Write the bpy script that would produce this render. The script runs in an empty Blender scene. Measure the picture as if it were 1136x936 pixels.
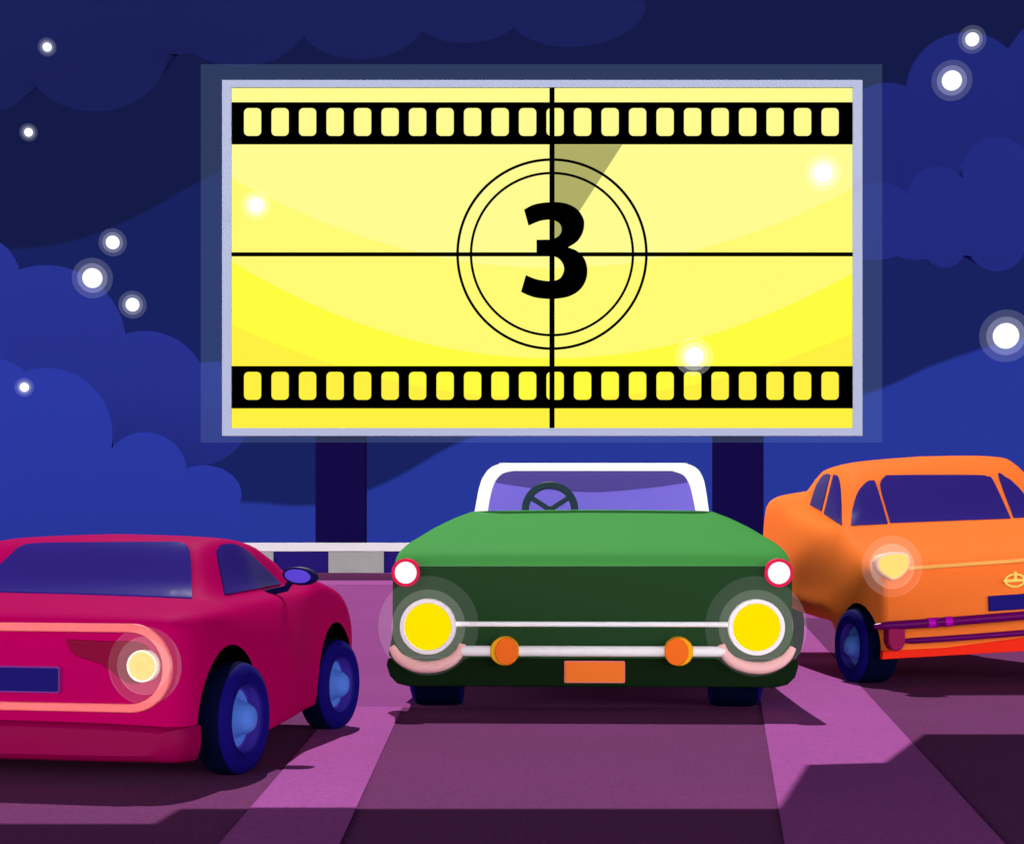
import bpy, bmesh, math
import numpy as np
from mathutils import Vector, Matrix
from mathutils.bvhtree import BVHTree
from mathutils.geometry import delaunay_2d_cdt
from math import radians, sin, cos, pi

S = bpy.context.scene
COL = S.collection
# ------------------------------------------------------------------ camera, sky, sun, exposure
FPX, EYE, HOR = 2000.0, 0.9, 604.0          # focal length in photo pixels, eye height, horizon row
cd = bpy.data.cameras.new('camera')
cam = bpy.data.objects.new('camera', cd); COL.objects.link(cam)
cam.location = (0, 0, EYE); cam.rotation_euler = (radians(90), 0, 0)
cd.sensor_fit = 'HORIZONTAL'; cd.sensor_width = 36; cd.lens = 36 * FPX / 1136
cd.shift_y = (HOR - 468) / 1136
cd.clip_end = 5000
S.camera = cam
S.view_settings.view_transform = 'Standard'; S.view_settings.look = 'None'
S.cycles.use_denoising = True
S.view_settings.exposure = 0; S.view_settings.gamma = 1; S.view_settings.use_curve_mapping = False

def lin(r, g, b):
    def f(c):
        c /= 255
        return c / 12.92 if c <= .04045 else ((c + .055) / 1.055) ** 2.4
    return (f(r), f(g), f(b), 1)

GLOW_R = 7.7
SUN_E = 4.3
SUN_EL = 48
SUN_AZ = -5      # degrees from straight ahead, towards the left
wd = bpy.data.worlds.new('World'); S.world = wd; wd.use_nodes = True
def build_sky():
    nt = wd.node_tree; N = nt.nodes; Lk = nt.links; N.clear()
    def math_(op, a, b=None, c=None, clamp=False):
        n = N.new('ShaderNodeMath'); n.operation = op; n.use_clamp = clamp
        for i, v in enumerate((a, b, c)):
            if v is None: continue
            if isinstance(v, (int, float)): n.inputs[i].default_value = v
            else: Lk.new(v, n.inputs[i])
        return n.outputs[0]
    tc = N.new('ShaderNodeTexCoord'); sp = N.new('ShaderNodeSeparateXYZ'); Lk.new(tc.outputs['Generated'], sp.inputs[0])
    x, y, z = sp.outputs
    yc = math_('MAXIMUM', y, .08)
    u = math_('DIVIDE', x, yc); w = math_('DIVIDE', z, yc)
    un = math_('MULTIPLY_ADD', u, 1.25, .5, clamp=True)
    def curve(pts):
        n = N.new('ShaderNodeFloatCurve'); c = n.mapping.curves[0]
        q = [((px - 568) / 2000 * 1.25 + .5, (604 - py) / 2000 * 2.5) for px, py in pts]
        c.points[0].location = q[0]; c.points[1].location = q[-1]
        for p in q[1:-1]: c.points.new(*p)
        n.mapping.update(); Lk.new(un, n.inputs['Value'])
        return math_('MULTIPLY', n.outputs[0], .4)
    c1 = curve([(-232, 285), (0, 277), (60, 272), (130, 250), (225, 200), (300, 165), (400, 125), (600, 100), (800, 110), (1000, 150), (1368, 200)])
    c2 = curve([(-232, 540), (0, 560), (270, 557), (350, 560), (405, 545), (545, 478), (700, 455), (946, 440), (1050, 400), (1136, 375), (1368, 340)])
    def step(e):
        d = math_('SUBTRACT', w, e)
        return math_('MULTIPLY_ADD', d, 400, .5, clamp=True)
    def mix(f, a, b):
        n = N.new('ShaderNodeMix'); n.data_type = 'RGBA'
        if isinstance(f, float): n.inputs[0].default_value = f
        else: Lk.new(f, n.inputs[0])
        for i, v in ((6, a), (7, b)):
            if isinstance(v, tuple): n.inputs[i].default_value = v
            else: Lk.new(v, n.inputs[i])
        return n.outputs[2]
    m1 = mix(step(c2), lin(39, 55, 152), lin(24, 34, 96))
    m2 = mix(step(c1), m1, lin(20, 27, 72))
    # added fill: sky brightened low behind the viewer to light car fronts
    g1 = N.new('ShaderNodeMapRange'); g1.interpolation_type = 'SMOOTHSTEP'; Lk.new(math_('MULTIPLY_ADD', x, .45, y), g1.inputs[0])
    g1.inputs[1].default_value = .5; g1.inputs[2].default_value = -.15; g1.inputs[3].default_value = 0; g1.inputs[4].default_value = 1
    g2 = N.new('ShaderNodeMapRange'); g2.interpolation_type = 'SMOOTHSTEP'; Lk.new(z, g2.inputs[0])
    g2.inputs[1].default_value = .38; g2.inputs[2].default_value = .05; g2.inputs[3].default_value = 0; g2.inputs[4].default_value = 1
    gl = math_('MULTIPLY', g1.outputs[0], g2.outputs[0])
    col = mix(gl, m2, (GLOW_R, GLOW_R * .96, GLOW_R * .98, 1))
    bg = N.new('ShaderNodeBackground'); Lk.new(col, bg.inputs[0]); bg.inputs[1].default_value = 1
    out = N.new('ShaderNodeOutputWorld'); Lk.new(bg.outputs[0], out.inputs[0])
build_sky()
sd = bpy.data.lights.new('moon', 'SUN'); sd.energy = SUN_E; sd.angle = radians(.3); sd.color = (1, .98, .95)
so = bpy.data.objects.new('moon', sd); COL.objects.link(so)
so.location = (0, 40, 60)
sun_dir = Vector((sin(radians(SUN_AZ)) * cos(radians(SUN_EL)), cos(radians(SUN_AZ)) * cos(radians(SUN_EL)), sin(radians(SUN_EL))))
so.rotation_euler = (-sun_dir).to_track_quat('-Z', 'Y').to_euler()

# ------------------------------------------------------------------ materials
def principled(name, rgb, rough=.5, spec=.3, coat=0, metal=0, noise=0, nscale=8, bump=0, bscale=60):
    m = bpy.data.materials.new(name); m.use_nodes = True
    nt = m.node_tree; b = nt.nodes['Principled BSDF']
    c = (*[min(.95, max(0, v)) for v in rgb], 1)
    b.inputs['Base Color'].default_value = c
    b.inputs['Roughness'].default_value = rough
    b.inputs['Specular IOR Level'].default_value = spec * .2
    b.inputs['Metallic'].default_value = metal
    b.inputs['Coat Weight'].default_value = coat
    b.inputs['Coat Roughness'].default_value = .15
    if noise or bump:
        tc = nt.nodes.new('ShaderNodeTexCoord')
        def nz(sc):
            n = nt.nodes.new('ShaderNodeTexNoise'); n.inputs['Scale'].default_value = sc; n.inputs['Detail'].default_value = 5
            nt.links.new(tc.outputs['Object'], n.inputs['Vector']); return n.outputs[0]
        if noise:
            r = nt.nodes.new('ShaderNodeMapRange'); nt.links.new(nz(nscale), r.inputs[0])
            r.inputs[1].default_value = .25; r.inputs[2].default_value = .75
            r.inputs[3].default_value = 1 - noise; r.inputs[4].default_value = 1 + noise
            mx = nt.nodes.new('ShaderNodeMix'); mx.data_type = 'RGBA'; mx.blend_type = 'MULTIPLY'; mx.inputs[0].default_value = 1
            mx.inputs[6].default_value = c; nt.links.new(r.outputs[0], mx.inputs[7])
            nt.links.new(mx.outputs[2], b.inputs['Base Color'])
        if bump:
            bp = nt.nodes.new('ShaderNodeBump'); bp.inputs['Strength'].default_value = bump; bp.inputs['Distance'].default_value = .01
            nt.links.new(nz(bscale), bp.inputs['Height']); nt.links.new(bp.outputs[0], b.inputs['Normal'])
    return m

def grain(m, scale, amp):
    nt = m.node_tree; b = nt.nodes['Principled BSDF']; src = b.inputs['Base Color'].links[0].from_socket
    tc = nt.nodes.new('ShaderNodeTexCoord'); n = nt.nodes.new('ShaderNodeTexNoise'); n.inputs['Scale'].default_value = scale; n.inputs['Detail'].default_value = 2
    nt.links.new(tc.outputs['Object'], n.inputs['Vector'])
    r = nt.nodes.new('ShaderNodeMapRange'); nt.links.new(n.outputs[0], r.inputs[0])
    r.inputs[1].default_value = .3; r.inputs[2].default_value = .7; r.inputs[3].default_value = 1 - amp; r.inputs[4].default_value = 1 + amp
    mx = nt.nodes.new('ShaderNodeMix'); mx.data_type = 'RGBA'; mx.blend_type = 'MULTIPLY'; mx.inputs[0].default_value = 1
    nt.links.new(src, mx.inputs[6]); nt.links.new(r.outputs[0], mx.inputs[7]); nt.links.new(mx.outputs[2], b.inputs['Base Color'])

def emit(name, rgb, s=1.0):
    m = bpy.data.materials.new(name); m.use_nodes = True; nt = m.node_tree; nt.nodes.clear()
    e = nt.nodes.new('ShaderNodeEmission'); e.inputs[0].default_value = lin(*rgb); e.inputs[1].default_value = s
    o = nt.nodes.new('ShaderNodeOutputMaterial'); nt.links.new(e.outputs[0], o.inputs[0]); return m

def glow(name, rgb, s):
    """see-through shell with faint even emission, a painted halo of light"""
    m = bpy.data.materials.new(name); m.use_nodes = True; nt = m.node_tree; nt.nodes.clear()
    e = nt.nodes.new('ShaderNodeEmission'); e.inputs[0].default_value = lin(*rgb); e.inputs[1].default_value = s
    t = nt.nodes.new('ShaderNodeBsdfTransparent'); a = nt.nodes.new('ShaderNodeAddShader')
    o = nt.nodes.new('ShaderNodeOutputMaterial')
    nt.links.new(e.outputs[0], a.inputs[0]); nt.links.new(t.outputs[0], a.inputs[1]); nt.links.new(a.outputs[0], o.inputs[0]); return m

def tinted(name, rgb, alpha, rough=.4, spec=.2):
    m = bpy.data.materials.new(name); m.use_nodes = True; nt = m.node_tree
    b = nt.nodes['Principled BSDF']; b.inputs['Base Color'].default_value = lin(*rgb)
    b.inputs['Roughness'].default_value = rough; b.inputs['Specular IOR Level'].default_value = spec
    b.inputs['Alpha'].default_value = alpha
    return m

def dim(rgb, k):
    c = lin(*rgb); return tuple(v / k for v in c[:3])

# ------------------------------------------------------------------ mesh helpers
def link(name, me, mats, parent=None, smooth=True, angle=35, bevel=0, seg=3):
    me.name = name
    o = bpy.data.objects.new(name, me); COL.objects.link(o)
    for m in (mats if isinstance(mats, (list, tuple)) else [mats]): me.materials.append(m)
    if parent: o.parent = parent
    if smooth:
        for p in me.polygons: p.use_smooth = True
        me.set_sharp_from_angle(angle=radians(angle))
    if bevel:
        b = o.modifiers.new('bevel', 'BEVEL'); b.width = bevel; b.segments = seg; b.limit_method = 'ANGLE'; b.angle_limit = radians(40)
    return o

def tag(o, label=None, cat=None, group=None, kind=None):
    if label: o['label'] = label
    if cat: o['category'] = cat
    if group: o['group'] = group
    if kind: o['kind'] = kind
    return o

def thing(name, label, cat, loc=(0, 0, 0), rz=0, group=None):
    o = bpy.data.objects.new(name, None); COL.objects.link(o); o.empty_display_size = .1
    o.location = loc; o.rotation_euler = (0, 0, rz)
    return tag(o, label, cat, group)

def me_from(verts, faces):
    me = bpy.data.meshes.new('m'); me.from_pydata([tuple(v) for v in verts], [], faces)
    bm = bmesh.new(); bm.from_mesh(me); bmesh.ops.recalc_face_normals(bm, faces=bm.faces); bm.to_mesh(me); bm.free()
    return me

def inside(p, poly):
    c = False; n = len(poly); x, y = p
    for i in range(n):
        (x1, y1), (x2, y2) = poly[i], poly[(i + 1) % n]
        if (y1 > y) != (y2 > y) and x < (x2 - x1) * (y - y1) / (y2 - y1) + x1: c = not c
    return c

def prism(poly, y0, y1, holes=()):
    """an outline in x,z given thickness along y (y0 in front)"""
    loops = [list(poly)] + [list(h) for h in holes]
    vs = []; es = []
    for lp in loops:
        b = len(vs); vs += [Vector(p) for p in lp]; es += [(b + i, b + (i + 1) % len(lp)) for i in range(len(lp))]
    V, E, F = delaunay_2d_cdt(vs, es, [], 0, 1e-6)[:3]
    keep = []
    for f in F:
        c = sum((V[i] for i in f), Vector((0, 0))) / len(f)
        if inside(c, loops[0]) and not any(inside(c, h) for h in loops[1:]): keep.append(list(f))
    n = len(V)
    verts = [(v.x, y0, v.y) for v in V] + [(v.x, y1, v.y) for v in V]
    faces = [f for f in keep] + [[i + n for i in reversed(f)] for f in keep]
    cnt = {}
    for f in keep:
        for i in range(len(f)):
            a, b = f[i], f[(i + 1) % len(f)]; cnt[(a, b)] = 1
    for (a, b) in cnt:
        if (b, a) not in cnt: faces.append([a, a + n, b + n, b])
    me = me_from(verts, faces)
    bm = bmesh.new(); bm.from_mesh(me)
    bmesh.ops.dissolve_limit(bm, angle_limit=radians(1), verts=bm.verts, edges=bm.edges)
    loose = [v for v in bm.verts if not v.link_faces]
    if loose: bmesh.ops.delete(bm, geom=loose, context='VERTS')
    bm.to_mesh(me); bm.free()
    return me

def rrect(x0, z0, x1, z1, r, n=6):
    out = []
    for cx, cz, a in ((x1 - r, z1 - r, 0), (x0 + r, z1 - r, 90), (x0 + r, z0 + r, 180), (x1 - r, z0 + r, 270)):
        for i in range(n + 1):
            t = radians(a + 90 * i / n); out.append((cx + r * cos(t), cz + r * sin(t)))
    return out

def ellipse(cx, cz, rx, rz, n=48, rot=0):
    o = []
    for i in range(n):
        t = 2 * pi * i / n; a, b = rx * cos(t), rz * sin(t)
        o.append((cx + a * cos(rot) - b * sin(rot), cz + a * sin(rot) + b * cos(rot)))
    return o

def smooth_path(pts, n=6, closed=True):
    """Catmull-Rom through points; a point with a third item 1 is a corner"""
    P = [Vector(p[:2]) for p in pts]; C = [len(p) > 2 and p[2] for p in pts]; N = len(P); out = []
    rng = N if closed else N - 1
    for i in range(rng):
        p1, p2 = P[i], P[(i + 1) % N]
        p0 = P[i - 1] if (closed or i > 0) and not C[i] else p1
        p3 = P[(i + 2) % N] if (closed or i < N - 2) and not C[(i + 1) % N] else p2
        for k in range(n):
            t = k / n
            q = .5 * (2 * p1 + (p2 - p0) * t + (2 * p0 - 5 * p1 + 4 * p2 - p3) * t * t + (3 * p1 - 3 * p2 + p3 - p0) * t ** 3)
            if not out or (q - Vector(out[-1])).length > 1e-5: out.append((q.x, q.y))
    if not closed: out.append(tuple(P[-1]))
    return out

def box(x0, y0, z0, x1, y1, z1):
    v = [(x, y, z) for x in (x0, x1) for y in (y0, y1) for z in (z0, z1)]
    return me_from(v, [(0, 1, 3, 2), (4, 6, 7, 5), (0, 4, 5, 1), (2, 3, 7, 6), (0, 2, 6, 4), (1, 5, 7, 3)])

def lathe(prof, n=64, axis='y', c=(0, 0, 0), sx=1, sz=1):
    """profile of (radius, distance along the axis)"""
    vs, fs, rings = [], [], []
    for r, a in prof:
        if r < 1e-6:
            rings.append([len(vs)]); vs.append((0, a, 0))
        else:
            rings.append(list(range(len(vs), len(vs) + n)))
            vs += [(r * cos(2 * pi * i / n) * sx, a, r * sin(2 * pi * i / n) * sz) for i in range(n)]
    for A, B in zip(rings, rings[1:]):
        for i in range(n):
            j = (i + 1) % n
            f = [A[i % len(A)], A[j % len(A)], B[j % len(B)], B[i % len(B)]]
            g = []
            for q in f:
                if q not in g: g.append(q)
            if len(g) > 2: fs.append(g)
    if axis == 'x': vs = [(y, -x, z) for x, y, z in vs]
    return me_from([(x + c[0], y + c[1], z + c[2]) for x, y, z in vs], fs)

def sphere_bm(bm, c, r, sub=4):
    res = bmesh.ops.create_icosphere(bm, subdivisions=sub, radius=1)
    M = Matrix.Translation(c) @ Matrix.Diagonal((*r, 1))
    bmesh.ops.transform(bm, matrix=M, verts=res['verts'])

def sphere(c, r, sub=4):
    bm = bmesh.new(); sphere_bm(bm, c, r, sub); me = bpy.data.meshes.new('s'); bm.to_mesh(me); bm.free(); return me

def tube(path, r, n=12, sx=1.0, sz=1.0):
    P = [Vector(p) for p in path]; vs, fs = [], []
    for i, p in enumerate(P):
        t = (P[min(i + 1, len(P) - 1)] - P[max(i - 1, 0)]).normalized()
        a = t.cross(Vector((0, 1, 0)))
        if a.length < .05: a = t.cross(Vector((0, 0, 1)))
        a.normalize(); b = t.cross(a).normalized()
        k = r[i] if isinstance(r, (list, tuple)) else r
        for j in range(n):
            th = 2 * pi * j / n; vs.append(p + a * (k * sx * cos(th)) + b * (k * sz * sin(th)))
    for i in range(len(P) - 1):
        for j in range(n):
            fs.append((i * n + j, i * n + (j + 1) % n, (i + 1) * n + (j + 1) % n, (i + 1) * n + j))
    fs.append(tuple(range(n))); fs.append(tuple((len(P) - 1) * n + j for j in range(n)))
    return me_from(vs, fs)

def pchip(x, Y, xs):
    x = np.asarray(x, float); Y = np.asarray(Y, float); h = np.diff(x); d = np.diff(Y, axis=0) / h.reshape(-1, *([1] * (Y.ndim - 1)))
    m = np.zeros_like(Y)
    if len(x) > 2:
        hl = h[:-1].reshape(-1, *([1] * (Y.ndim - 1))); hr = h[1:].reshape(-1, *([1] * (Y.ndim - 1)))
        w1, w2 = 2 * hr + hl, hr + 2 * hl
        with np.errstate(divide='ignore', invalid='ignore'):
            mm = (w1 + w2) / (w1 / d[:-1] + w2 / d[1:])
        m[1:-1] = np.where(d[:-1] * d[1:] > 0, mm, 0)
    m[0] = d[0]; m[-1] = d[-1]; m = np.nan_to_num(m)
    out = []
    for q in xs:
        i = int(min(max(np.searchsorted(x, q) - 1, 0), len(x) - 2)); t = (q - x[i]) / h[i]
        out.append((1 + 2 * t) * (1 - t) ** 2 * Y[i] + t * (1 - t) ** 2 * h[i] * m[i] + t * t * (3 - 2 * t) * Y[i + 1] + t * t * (t - 1) * h[i] * m[i + 1])
    return np.array(out)

def loft(stations, nprof=5, nlen=4, shear=0.0):
    """car body: stations = (y, half profile of (x,z) from bottom centre round to top centre)"""
    ys = [s[0] for s in stations]; K = len(stations[0][1])
    prof = []
    us = np.linspace(0, K - 1, (K - 1) * nprof + 1)
    for y, p in stations: prof.append(pchip(np.arange(K), np.array(p), us))
    prof = np.array(prof)
    yy = []
    for a, b in zip(ys, ys[1:]): yy += [a + (b - a) * i / nlen for i in range(nlen)]
    yy.append(ys[-1])
    G = pchip(ys, prof, yy)
    n = G.shape[1]; ring = 2 * n - 2; vs = []; fs = []
    for y, row in zip(yy, G):
        half = [(max(x, 0), y, z) for x, z in row]; half[0] = (0, y, half[0][2]); half[-1] = (0, y, half[-1][2])
        full = half + [(-x, yv, z) for x, yv, z in reversed(half[1:-1])]
        vs += [(x, yv, z + shear * x) for x, yv, z in full]
    for i in range(len(yy) - 1):
        for j in range(ring):
            k = (j + 1) % ring
            fs.append((i * ring + j, i * ring + k, (i + 1) * ring + k, (i + 1) * ring + j))
    fs.append(tuple(range(ring))); fs.append(tuple((len(yy) - 1) * ring + j for j in range(ring)))
    return me_from(vs, fs)

def cut(me, cutters):
    """subtract each cutter mesh (wheel arches)"""
    o = bpy.data.objects.new('tmp', me); COL.objects.link(o); tmp = [o]
    for c in cutters:
        oc = bpy.data.objects.new('tmp', c); COL.objects.link(oc); tmp.append(oc)
        b = o.modifiers.new('b', 'BOOLEAN'); b.operation = 'DIFFERENCE'; b.object = oc; b.solver = 'EXACT'
    dg = bpy.context.evaluated_depsgraph_get(); dg.update()
    r = bpy.data.meshes.new_from_object(o.evaluated_get(dg))
    for t in tmp: bpy.data.objects.remove(t)
    return r

def ground_pt(px, py, z=0):
    d = FPX * EYE / (py - HOR); return ((px - 568) / FPX * d, d, z)
def at(px, py, d):
    return Vector(((px - 568) / FPX * d, d, EYE + (HOR - py) / FPX * d))

class Car:
    """a car standing at O, its length running along +y turned by th (away from the viewer's side)"""
    def __init__(s, root, O, th):
        s.root, s.O, s.th = root, Vector((O[0], O[1], 0)), th
        root.location = s.O; root.rotation_euler = (0, 0, -th)
        s.M = Matrix.Translation(s.O) @ Matrix.Rotation(-th, 4, 'Z'); s.Mi = s.M.inverted()
    def L(s, px, py, yl):
        o = s.Mi @ Vector((0, 0, EYE)); d = s.Mi.to_3x3() @ Vector(((px - 568) / FPX, 1, (HOR - py) / FPX))
        t = (yl - o.y) / d.y; p = o + d * t; return p.x, p.z
    def poly(s, pts, yl):
        return [s.L(p[0], p[1], yl) for p in pts]
    def set_body(s, me):
        bm = bmesh.new(); bm.from_mesh(me); s.bvh = BVHTree.FromBMesh(bm); bm.free()
    def hit(s, px, py):
        o = s.Mi @ Vector((0, 0, EYE)); d = (s.Mi.to_3x3() @ Vector(((px - 568) / FPX, 1, (HOR - py) / FPX))).normalized()
        h = s.bvh.ray_cast(o, d)
        if h[0] is None: return None
        return h[0], h[1]
    def patch(s, pts, off=.006, step=5.0, mirror=False, n=6, depth=.02):
        """a pane that follows the body under the outline"""
        out = smooth_path(pts, n)
        xs = [p[0] for p in out]; zs = [p[1] for p in out]; vs = [Vector(p) for p in out]; nb = len(vs)
        es = [(i, (i + 1) % nb) for i in range(nb)]
        gx = min(xs) + step / 2
        while gx < max(xs):
            gy = min(zs) + step / 2
            while gy < max(zs):
                if inside((gx, gy), out) and min((Vector((gx, gy)) - v).length for v in vs[:nb]) > step * .4: vs.append(Vector((gx, gy)))
                gy += step
            gx += step
        V, E, F = delaunay_2d_cdt(vs, es, [], 1, 1e-4)[:3]
        F = [f for f in F if inside(sum((V[i] for i in f), Vector((0, 0))) / len(f), out)]
        hits = [s.hit(v.x, v.y) for v in V]
        good = [i for i, h in enumerate(hits) if h]
        front, back = [], []
        for i, h in enumerate(hits):
            if h is None:
                j = min(good, key=lambda k: (V[k] - V[i]).length); h = hits[j]
                # keep the missing rim point on its own ray at the neighbour's depth
                o = s.Mi @ Vector((0, 0, EYE)); dr = (s.Mi.to_3x3() @ Vector(((V[i].x - 568) / FPX, 1, (HOR - V[i].y) / FPX)))
                p = o + dr * ((h[0].y - o.y) / dr.y); nn = h[1]
            else: p, nn = h
            front.append(p + nn * off); back.append(p - nn * depth)
        if mirror:
            front = [Vector((-p.x, p.y, p.z)) for p in front]; back = [Vector((-p.x, p.y, p.z)) for p in back]
        m = len(front); fs = [list(f) for f in F] + [[i + m for i in reversed(f)] for f in F]; cnt = set()
        for f in F:
            for i in range(len(f)): cnt.add((f[i], f[(i + 1) % len(f)]))
        for a, b in cnt:
            if (b, a) not in cnt: fs.append([a, a + m, b + m, b])
        return me_from(front + back, fs)

# ------------------------------------------------------------------ ground and markings
KG = 1.27       # light that falls on open ground
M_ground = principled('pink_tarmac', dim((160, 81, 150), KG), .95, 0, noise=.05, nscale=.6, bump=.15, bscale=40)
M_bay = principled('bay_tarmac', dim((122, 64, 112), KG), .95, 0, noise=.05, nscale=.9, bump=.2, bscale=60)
M_line = principled('pale_marking', dim((177, 91, 167), KG), .95, 0, noise=.03, nscale=1.5, bump=.1, bscale=60)
for m_ in (M_ground, M_bay, M_line): grain(m_, 55, .12)
def sheet(name, pts, m, z):
    me = me_from([(p[0], p[1], z) for p in pts], [tuple(range(len(pts)))])
    if me.polygons[0].normal.z < 0: me.flip_normals()
    return tag(link(name, me, m, smooth=False), kind='structure')
sheet('ground', [(-1500, -600), (1500, -600), (1500, 2500), (-1500, 2500)], M_ground, 0)
G = ground_pt
l1a, l1b = G(245, 936), G(374, 785); l2a, l2b = G(378, 936), G(446.6, 785)
r1a, r1b = G(870, 936), G(842, 768); r2a, r2b = G(1113, 936), G(869, 668)
def ext(a, b, y):
    t = (y - a[1]) / (b[1] - a[1]); return (a[0] + (b[0] - a[0]) * t, y)
yf = l1b[1]; yr = 22.0
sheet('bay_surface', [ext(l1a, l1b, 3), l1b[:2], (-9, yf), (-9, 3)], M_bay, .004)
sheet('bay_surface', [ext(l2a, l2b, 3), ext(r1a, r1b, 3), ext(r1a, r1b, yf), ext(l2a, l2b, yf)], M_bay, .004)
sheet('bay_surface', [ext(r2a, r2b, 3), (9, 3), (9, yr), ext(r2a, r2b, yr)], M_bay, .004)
sheet('lane_marking', [ext(l1a, l1b, 3), ext(l2a, l2b, 3), ext(l2a, l2b, yf), ext(l1a, l1b, yf)], M_line, .008)
sheet('lane_marking', [ext(r1a, r1b, 3), ext(r2a, r2b, 3), ext(r2a, r2b, 30), ext(r1a, r1b, 30)], M_line, .008)
sheet('apron_strip', [(-60, 1800 / 45), (60, 1800 / 45), (60, 57.6), (-60, 57.6)], M_line, .004)

# ------------------------------------------------------------------ clouds
KC = 1.08
def cloud(name, label, rgb, d, lumps, thick=4.0, mid=None):
    s = d / FPX; ells = []; vs = []; es = []
    for px, py, rx, *rz in lumps:
        ry = rz[0] if rz else rx; c = at(px, py, d); ells.append((c.x, c.z, rx * s, ry * s))
        lp = ellipse(c.x + .001 * len(ells), c.z, rx * s, ry * s, 72, .013 * len(ells)); b = len(vs)
        vs += [Vector(p) for p in lp]; es += [(b + k, b + (k + 1) % 72) for k in range(72)]
    polys = [[tuple(v) for v in vs[72 * k:72 * k + 72]] for k in range(len(ells))]
    V, E, F = delaunay_2d_cdt(vs, es, [], 0, 1e-4)[:3]
    keep = [f for f in F if any(inside(sum((V[q] for q in f), Vector((0, 0))) / len(f), p) for p in polys)]
    cnt = set((f[q], f[(q + 1) % len(f)]) for f in keep for q in range(len(f)))
    n = len(V)
    mid = sum(V, Vector((0, 0))) / n if mid is None else Vector((at(*mid, d).x, at(*mid, d).z))
    verts = [(v.x, d, v.y) for v in V] + [(mid.x + (v.x - mid.x) * .66, d + thick, mid.y + (v.y - mid.y) * .66) for v in V]
    fs = [list(f) for f in keep] + [[q + n for q in reversed(f)] for f in keep] + [[a, a + n, b + n, b] for a, b in cnt if (b, a) not in cnt]
    me = me_from(verts, fs); bm = bmesh.new(); bm.from_mesh(me)
    bmesh.ops.dissolve_limit(bm, angle_limit=radians(.5), verts=bm.verts, edges=bm.edges)
    loose = [v for v in bm.verts if not v.link_faces]
    if loose: bmesh.ops.delete(bm, geom=loose, context='VERTS')
    bm.to_mesh(me); bm.free()
    m = principled(name, dim(rgb, KC), 1, 0)
    o = link(name, me, m, smooth=True, angle=35, bevel=.2, seg=3)
    return tag(o, label, 'cloud', 'night clouds')
cloud('cloud', 'brightest low blue cloud stepping down behind the magenta car', (40, 56, 154), 230,
      [(51, 482, 74), (161, 526, 47), (225, 549, 43, 33), (-20, 470, 75), (20, 560, 90, 75), (120, 575, 95, 70), (195, 590, 66, 40), (-60, 560, 90), (235, 575, 34, 34)])
cloud('cloud', 'taller darker blue cloud bank behind the low bright cloud', (36, 48, 132), 270,
      [(-22, 306, 43), (51, 383, 89), (161, 437, 70), (236, 449, 48), (-40, 400, 90), (40, 470, 90), (130, 490, 80), (215, 470, 60, 48)])
cloud('cloud', 'large dark blue cloud rising to the upper edge beside the screen', (26, 35, 103), 280,
      [(1072, 103, 67), (1182, 82, 68), (985, 142, 50), (1010, 190, 70, 60), (1090, 180, 80, 70), (1170, 170, 80), (930, 180, 50, 60), (960, 215, 60, 50)])
cloud('cloud', 'small mid blue cloud with bumpy underside in front of the large one', (30, 40, 115), 245,
      [(1106, 190, 38), (1041, 219, 34), (975, 244, 42), (1048, 274, 23), (1106, 268, 33), (1160, 225, 60), (1080, 240, 50, 44), (1020, 254, 48, 34), (930, 250, 40), (975, 258, 50, 30)])
cloud('cloud', 'very dark cloud bank hanging along the top above the screen', (21, 28, 76), 300,
      [(0, 72, 38, 50), (106, 58, 80, 66), (268, 24, 72, 50), (402, 18, 72, 48), (520, 12, 62, 36), (640, 12, 76, 40), (200, 10, 90, 50), (40, 10, 80, 60), (330, -10, 90, 50)], mid=(330, -160))

# ------------------------------------------------------------------ screen
D = 60.0; P = D / FPX
def sx(px): return (px - 568) * P
def szz(py): return EYE + (HOR - py) * P
M_black = principled('black_print', (.0, .0, .0), .9, 0)
def screen_image():
    m = bpy.data.materials.new('projected_picture'); m.use_nodes = True; nt = m.node_tree; N = nt.nodes; N.clear(); Lk = nt.links
    tc = N.new('ShaderNodeTexCoord'); sp = N.new('ShaderNodeSeparateXYZ'); Lk.new(tc.outputs['Object'], sp.inputs[0])
    def math_(op, a, b=None, c=None, clamp=False):
        n = N.new('ShaderNodeMath'); n.operation = op; n.use_clamp = clamp
        for i, v in enumerate((a, b, c)):
            if v is None: continue
            if isinstance(v, (int, float)): n.inputs[i].default_value = v
            else: Lk.new(v, n.inputs[i])
        return n.outputs[0]
    # object origin = centre of the cross hair
    q = math_('POWER', math_('ABSOLUTE', math_('DIVIDE', sp.outputs[0], 355 * P)), 2.0)
    prev = None
    cols = [lin(255, 252, 146), lin(255, 251, 116), lin(255, 253, 64), lin(255, 241, 66)]
    for (y0, k), c in zip(((297, 100), (397, 107), (442, 82)), cols[1:]):
        edge = math_('MULTIPLY_ADD', q, k * P, (282 - y0) * P)
        f = math_('MULTIPLY_ADD', math_('SUBTRACT', edge, sp.outputs[2]), 20, .5, clamp=True)
        n = N.new('ShaderNodeMix'); n.data_type = 'RGBA'; Lk.new(f, n.inputs[0])
        if prev is None: n.inputs[6].default_value = cols[0]
        else: Lk.new(prev, n.inputs[6])
        n.inputs[7].default_value = c; prev = n.outputs[2]
    e = N.new('ShaderNodeEmission'); Lk.new(prev, e.inputs[0]); e.inputs[1].default_value = 1.0
    o = N.new('ShaderNodeOutputMaterial'); Lk.new(e.outputs[0], o.inputs[0]); return m
CX, CZ = sx(612.3), szz(282.4)
scr = thing('cinema_screen', 'huge lit yellow screen showing a film countdown 3 above the cars', 'screen', (CX, D, 0))
def rel(px, py): return ((px - 612.3) * P, (282.4 - py) * P)
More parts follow.
